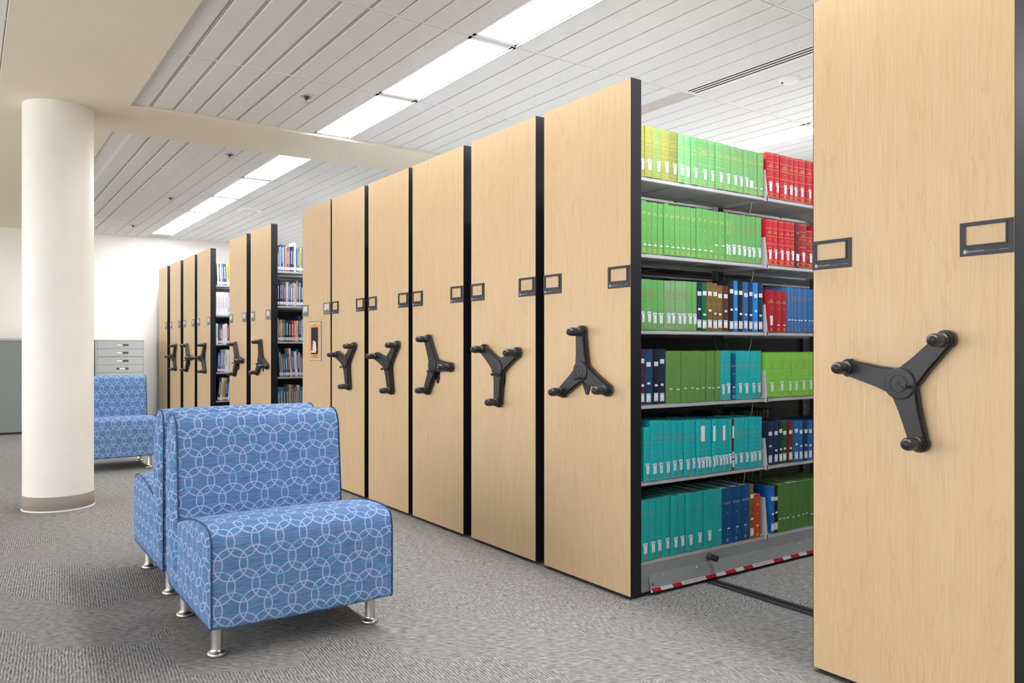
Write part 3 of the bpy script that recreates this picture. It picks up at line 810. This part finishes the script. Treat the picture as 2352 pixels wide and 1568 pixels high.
HS = {1: .232, 2: .234, 3: .228, 4: .240, 5: .255, 6: .272}
XS = -2.566
ROWS = [
 (1,0,2.48,[('yg','B',25.7),('yg','B',49.7),('ag','B',60.5),('yg','B',51.5),('ol','B',51.0),('lg','B',40.8),('lg','B',47.9),('g1','B',44.6),('g1','B',80.0),('g1','B',45.0),('g1','B',57.5),('g2','M',55.0),('g2','M',50.8),('g2','M',44.1),('g2','M',37.2),('g2','W',45.1),('g2','N',28.9),('g2','N',42.3)]),
 (1,1,3.344,[('rd','B',61.7),('rd','B',42.1),('gap','',8.0),('rd','B',71.0),('rd','B',40.2),('rd','B',41.4),('rd','B',69.9),('rd','B',51.4),('rd','B',47.7)]),
 (2,0,2.48,[('g3','N',39.0),('g3','N',34.0),('g3','N',36.8),('g3','N',35.4),('g3','N',32.7),('g3','N',40.0),('g3','N',32.8),('g3','N',36.3),('g3','N',40.1),('g3','N',34.6),('g3','N',38.9),('g3','N',43.6),('g3','N',40.0),('g3','H',36.2),('g3','H',50.2),('g3','T',19.2),('g3','T',18.0),('g4','B',43.4),('g4','B',39.6),('g4','B',37.8),('g4','B',39.7),('g4','B',31.8),('g4','B',44.4)]),
 (2,1,3.361,[('rd','B',48.6),('rd','B',46.1),('gap','',4.8),('rd','B',45.9),('rd','B',46.5),('rd','B',41.3),('mr','W',41.8),('rd2','B',63.5),('rd2','B',56.0,0.205)]),
 (3,0,2.48,[('g4','B',24.5),('g4','B',42.4),('g4','B',39.8),('g4','B',42.9),('g5','B',44.1),('g5','B',27.4),('g5','B',45.1),('g5','B',32.6),('g4','B',37.6),('g4','B',29.9),('nv','S',33.7,0.232),('dg','S',32.6,0.23),('ob','S',39.1,0.233),('ob','S',36.8,0.23),('ob','S',40.8,0.222),('br','S',42.7,0.222),('bk','S',38.9,0.25),('bb','S',30.5,0.25),('bk','S',37.5,0.248),('bl','S',39.4,0.247),('nv','S',37.5,0.248),('bb','S',39.5,0.247),('nv','S',42.3,0.25)]),
 (3,1,3.341,[('rd2','M',64.0,0.215),('rd2','N',51.7,0.212),('rd2','N',53.1,0.212),('sb','L',30.2,0.238),('sb','L',22.2,0.238),('sb','L',27.2,0.235),('sb','L',33.4,0.235),('sb','L',25.2,0.233),('sb','L',27.9,0.233),('sb2','L',37.6,0.232),('sb2','L',32.7,0.232)]),
 (4,0,2.48,[('mr','S',25.7,0.25),('nb','S',49.7,0.25),('bk','S',38.8,0.25),('nv','S',46.7,0.25),('g6','P',52.5),('g6','P',50.8),('g6','P',43.1),('g6','P',44.3,0.24),('g6','P',41.6),('g6','P',39.4),('g6','P',32.9),('g6','P',32.6),('g6','P',33.6,0.242),('tq','B',36.7),('tq','B',39.4),('db','L',39.8,0.228),('tq','B',56.5),('tq','B',46.9),('tq','B',49.1),('tq','B',40.5)]),
 (4,1,3.358,[('lm','B',78.6,0.232),('lm','B',91.0,0.232),('lm','B',45.2,0.232),('lm','B',48.2,0.232),('lm','B',86.4,0.232),('lm','B',43.1,0.232)]),
 (5,0,2.48,[('tq','B',19.7,0.245),('tq','B',40.5,0.245),('tq','B',47.8,0.272),('tq','B',38.5,0.27),('tq','B',49.1,0.268),('tq','B',36.4,0.263),('tq','B',47.2,0.262),('tq','B',39.3,0.26),('tq','B',46.5,0.26),('tq','B',25.5,0.259),('tq','V',33.2,0.26),('tq','B',22.6,0.255),('tq','B',27.5,0.255),('tq','V',20.8,0.255),('tq','B',24.4,0.255),('tq','T',26.8,0.255),('tq','V',22.6,0.252),('tq','B',23.6,0.25),('tq','B',25.1,0.25),('mr','K',15.9,0.25),('tq','T',21.9,0.25),('tq','B',60.3,0.252),('tq','B',32.1,0.252),('tq','B',33.8,0.248),('tq','B',28.1,0.248),('tq','B',39.2,0.25)]),
 (5,1,3.365,[('nv','S',51.0,0.22),('nv','S',46.2,0.22),('nv','S',32.9,0.218),('gn','S',35.0,0.215),('rb','S',51.7,0.215),('bl','S',44.2,0.215),('bl','S',37.0,0.213),('nv','S',45.2,0.213),('bl','S',43.1,0.21)]),
 (6,0,2.48,[('tt','M',52.9),('tt','M',42.7),('tt','M',44.6),('tt','M',52.2),('tt','M',47.9),('tt','M',50.0),('tt','M',51.4),('tt','M',73.8),('tt','M',72.1),('tt','L',59.6),('db','L',62.7),('db','L',68.4),('db','L',71.2),('ob','S',31.6,0.27),('or','L',51.9,0.215)]),
 (6,1,3.396,[('mb','S',30.0,0.24),('bk','S',31.1,0.24),('g7','P',26.4,0.245),('g7','P',36.5,0.245),('g7','P',28.6,0.245),('g7','P',56.2,0.245),('g7','P',50.3,0.245),('g7','P',33.1,0.245),('g7','P',34.3,0.245),('g7','P',32.8,0.245)]),
]
bounds = {}
for shelf, sec, y, items in ROWS:
    n = 0; last = None; items = list(items)
    if sec == 1:
        rep = [e for e in items if e[0] != 'gap'][-2:]
        items += [rep[q % 2] for q in range(5)]
    if sec == 1: y = max(y, 3.361)
    kf = min(1, (3.3465-2.4795)/(sum(e[2] for e in items)/1000)) if sec == 0 and shelf < 6 else 1
    if sec == 0: y = 2.4785
    for e in items:
        key, st, w = e[0], e[1], e[2]/1000*kf
        if y+w > 4.225: break
        if key == 'gap': y += w; continue
        h = e[3] if len(e) > 3 else HS[shelf]+R.uniform(-.0025, .0025)
        if len(e) <= 3 and shelf == 1 and sec == 0: h = .231-.012*min(1, n/14.)
        o = bound_book(key, st, w-.0007, h, R.uniform(.175, .19) if h < .26 else .2)
        o.location = (XS-R.uniform(0, .006)-(.02 if (shelf, sec, n) == (5, 0, 0) else 0), y+w/2, SH[shelf-1]+.0003)
        if shelf == 4 and sec == 0 and n < 4: o.location.x -= .0
        side = 'near' if sec == 0 else 'far'
        if w <= .001: continue
        tag(o, '%s volume %s, %s in the %s run, %s' % (CN[key], SD[st], ORD[n], side, SN[shelf-1]), 'book', 'bound volumes in the %s run on the %s of the open aisle' % (side, SN[shelf-1]))
        bounds.setdefault((shelf, sec), []).append(y)
        y += w; n += 1

# wire book supports hanging under the shelves
for i in range(5):
    z = SH[i]-.020; ys = [q for q in bounds[(i+2, 0)] if q > 3.2]; yb = min(ys, key=lambda q: abs(q-3.30))
    if i == 4: yb = bounds[(6, 0)][-2]
    o = MB(); o.tube([(-2.592, yb, z+.0165), (-2.602, yb, z-.05), (-2.622, yb, z-.10), (-2.65, yb, z-.13), (-2.76, yb, z-.13), (-2.80, yb, z-.10), (-2.832, yb, z-.04), (-2.838, yb, z+.0165)], .0016, 6)
    t = o.build('wire_book_support', 'wire_steel')
    tag(t, 'thin wire book support hanging beneath the %s of the open aisle' % SN[i], 'book support', 'wire book supports')

# volumes on the far face of the same unit, seen from behind in the dark
for i in (2, 3, 4, 5):
    y = 2.50
    proto = None; n = 0
    while y < 3.95 and n < 34:
        w = R.choice((.032, .040, .048))
        if 3.32 < y+w and y < 3.37: y = 3.37; continue
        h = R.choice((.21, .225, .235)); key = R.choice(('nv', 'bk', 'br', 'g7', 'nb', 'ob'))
        o = bpy.data.objects.new('bound_volume', None); C.objects.link(o); o.empty_display_size = .02
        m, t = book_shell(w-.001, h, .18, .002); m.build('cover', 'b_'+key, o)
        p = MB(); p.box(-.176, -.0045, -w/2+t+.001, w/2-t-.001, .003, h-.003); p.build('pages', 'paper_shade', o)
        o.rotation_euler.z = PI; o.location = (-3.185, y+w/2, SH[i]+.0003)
        tag(o, 'dark volume seen from behind, in the dim space past the open aisle %s' % SN[i], 'book', 'dim volumes behind the %s' % SN[i])
        y += w; n += 1

# paperbacks and binders in the two narrow gaps
FARB = {
 'mid':[
  (2.471,0,[('teal',15,0.19),('tan',10,0.235),('lilac',12,0.24),('blue',21,0.26),('white',8,0.24),('green',11,0.255),('pink',13,0.235),('red',14,0.235),('grey',19,0.235),('black',25,0.245),('purple',17,0.25),('white',22,0.29),('blue',11,0.235),('yellow',7,0.24),('teal',15,0.24),('yellow',23,0.235),('blue',18,0.235)]),
  (2.472,0,[('navy',21,0.235),('navy',23,0.25),('brown',19,0.24),('brown',19,0.24),('lilac',27,0.24),('brown',19,0.235),('sky',22,0.22),('tan',19,0.235),('white',17,0.225),('grey',17,0.25),('brown',14,0.235),('sky',17,0.24),('navy',24,0.235)]),
  (2.472,0,[('cream',11,0.23),('steel',15,0.215),('orange',20,0.215),('teal',18,0.215),('green',16,0.215),('black',28,0.215),('black',30,0.215),('red',30,0.21),('salmon',21,0.205),('cream',21,0.21),('navy',22,0.26),('sky',15,0.22),('grey',11,0.22)]),
  (2.481,4,[('blue',12,0.28),('yellow',14,0.24),('steel',17,0.22),('purple',19,0.225),('teal',25,0.225),('plum',22,0.22),('cream',19,0.28),('blue',19,0.26),('tan',14,0.245),('white',20,0.25),('blue',21,0.27),('cream',13,0.24),('steel',17,0.225),('red',19,0.2)]),
  (2.472,0,[('teal',28,0.24),('steel',27,0.24),('purple',30,0.24),('green',25,0.24),('tan',14,0.26),('cream',17,0.26),('teal',17,0.26),('red',19,0.24),('grey',19,0.235),('cream',24,0.255),('blue',21,0.24),('sky',18,0.24)]),
 ],
 'far':[
  (2.473,2.5,[('green',8,0.27),('white',23,0.27),('plum',13,0.265),('white',19,0.265),('steel',18,0.265),('blue',38,0.265),('yellow',43,0.275)]),
  (2.469,0,[('white',18,0.28),('white',19,0.28),('white',21,0.28),('white',22,0.28),('white',22,0.28),('white',38,0.28),('lilac',25,0.28)]),
  (2.469,0,[('white',25,0.25),('green',12,0.24),('blue',19,0.24),('orange',25,0.2),('white',23,0.235),('white',30,0.25),('red',23,0.24),('green',12,0.24)]),
  (2.469,-2,[('blue',34,0.24),('grey',33,0.28),('grey',22,0.275),('white',28,0.28),('white',23,0.275),('grey',27,0.275)]),
  (2.469,-6,[('navy',25,0.27),('cream',29,0.28),('yellow',29,0.28),('blue',23,0.275),('black',16,0.275),('white',20,0.275),('red',13,0.27),('black',13,0.27)]),
 ],
}
def thin_book(key, w, h, D):
    o = bpy.data.objects.new('book', None); C.objects.link(o); o.empty_display_size = .02
    m, t = book_shell(w, h, D, .001); m.build('cover', 'f_'+key, o)
    p = MB(); p.box(-D+.003, -.0045, -w/2+t+.0001, w/2-t-.0001, .002, h-.003); p.build('pages', 'paper', o)
    l = MB(); strip(l, w, .001, -w*.44, w*.44, .012, .040, .0006, 2); l.cur = 1; strip(l, w, .001, -w*.3, w*.25, .020, .0215, .0009, 1); strip(l, w, .001, -w*.3, w*.3, .028, .0295, .0009, 1)
    l.build('call_label', ['label_white', 'label_print'], o)
    if w > .012:
        g = MB(); z = h*.30
        while z < h*R.uniform(.75, .9): L = R.uniform(.003, .008); strip(g, w, .001, -w*.16, w*.16, z, z+L, .0006, 1); z += L+R.uniform(.001, .004)
        g.build('spine_lettering', {'white': 'label_print', 'yellow': 'cut_brown', 'cream': 'cut_brown'}.get(key, 'label_white'), o)
    return o
plain('cut_brown', '8A5A30', .6)
for gap, xs, shz, nm in (('mid', -7.575, SHM, 'middle gap'), ('far', -9.872, SHF, 'far gap')):
    for i, (y, lean, items) in enumerate(FARB[gap]):
        y = max(y, 2.4785)
        if lean < 0: y += .016
        for n, (key, w, h) in enumerate(items):
            w = w/1000.; a = math.radians(lean)
            ww = w/math.cos(a) if lean else w
            o = thin_book(key, w*.97, h-.004, .15 if gap == 'mid' else .2)
            sink = abs(math.sin(a))*w/2
            sh = .26*math.sin(a) if lean > 0 else 0
            o.location = (xs-R.uniform(0, .012), y+ww/2+(.26*math.sin(a)+.001 if lean > 0 else 0), shz[i]+.0004+sink)
            o.rotation_euler.x = a
            tilt = ' leaning' if lean else ''
            tag(o, '%s%s %s, %s from the left on the %s of the %s' % (key if key != 'steel' else 'grey-blue', tilt, 'binder' if (gap == 'far' and i == 1) else 'book', ORD[n], SN[i], nm), 'book', 'books on the %s of the %s' % (SN[i], nm))
            y += ww
# lowest visible shelf of the far gap
y = 2.50
for n, (key, w, h) in enumerate((('white', .03, .1), ('grey', .075, .20), ('white', .016, .23), ('yellow', .018, .15), ('black', .022, .17), ('white', .02, .2))):
    o = thin_book(key, w, h, .2); o.location = (-9.875, y+w/2+.004, SHF[5]+.0004)
    tag(o, '%s book, %s from the left on the lowest shelf of the far gap' % (key, ORD[n]), 'book', 'books on the lowest shelf of the far gap'); y += w+.005
y = 2.4785
for n, (key, w, h) in enumerate((('navy', .03, .22), ('red', .025, .23), ('steel', .03, .24), ('cream', .025, .23), ('green', .03, .24), ('black', .03, .22), ('blue', .03, .24), ('tan', .025, .23), ('grey', .03, .22))):
    o = thin_book(key, w, h, .15); o.location = (-7.58, y+w/2, SHM[5]+.0004)
    tag(o, '%s book, %s from the left on the lowest shelf of the middle gap' % (key, ORD[n]), 'book', 'books on the lowest shelf of the middle gap'); y += w+.002

# ------------------------------------------------------------------ camera, world, view
cam = bpy.data.cameras.new('camera'); co = bpy.data.objects.new('camera', cam); C.objects.link(co)
cam.sensor_width = 36; cam.lens = 1808/2352*36; cam.shift_y = 13/2352; cam.clip_start = .05; cam.clip_end = 60
co.location = (0, 0, 1.12); co.rotation_euler = (PI/2, 0, math.radians(145.3-90))
scn.camera = co
w = bpy.data.worlds.new('world'); scn.world = w; w.use_nodes = True
w.node_tree.nodes['Background'].inputs[0].default_value = (1, .97, .93, 1); w.node_tree.nodes['Background'].inputs[1].default_value = .2
scn.view_settings.view_transform = 'Standard'; scn.view_settings.look = 'None'; scn.view_settings.gamma = 1
scn.view_settings.use_curve_mapping = False; scn.view_settings.exposure = 0.36
cy = scn.cycles
cy.use_light_tree = False; cy.max_bounces = 5; cy.diffuse_bounces = 4; cy.glossy_bounces = 2; cy.transmission_bounces = 1; cy.transparent_max_bounces = 2
cy.caustics_reflective = False; cy.caustics_refractive = False; cy.use_adaptive_sampling = True; cy.adaptive_threshold = .05; cy.adaptive_min_samples = 16; cy.use_denoising = True
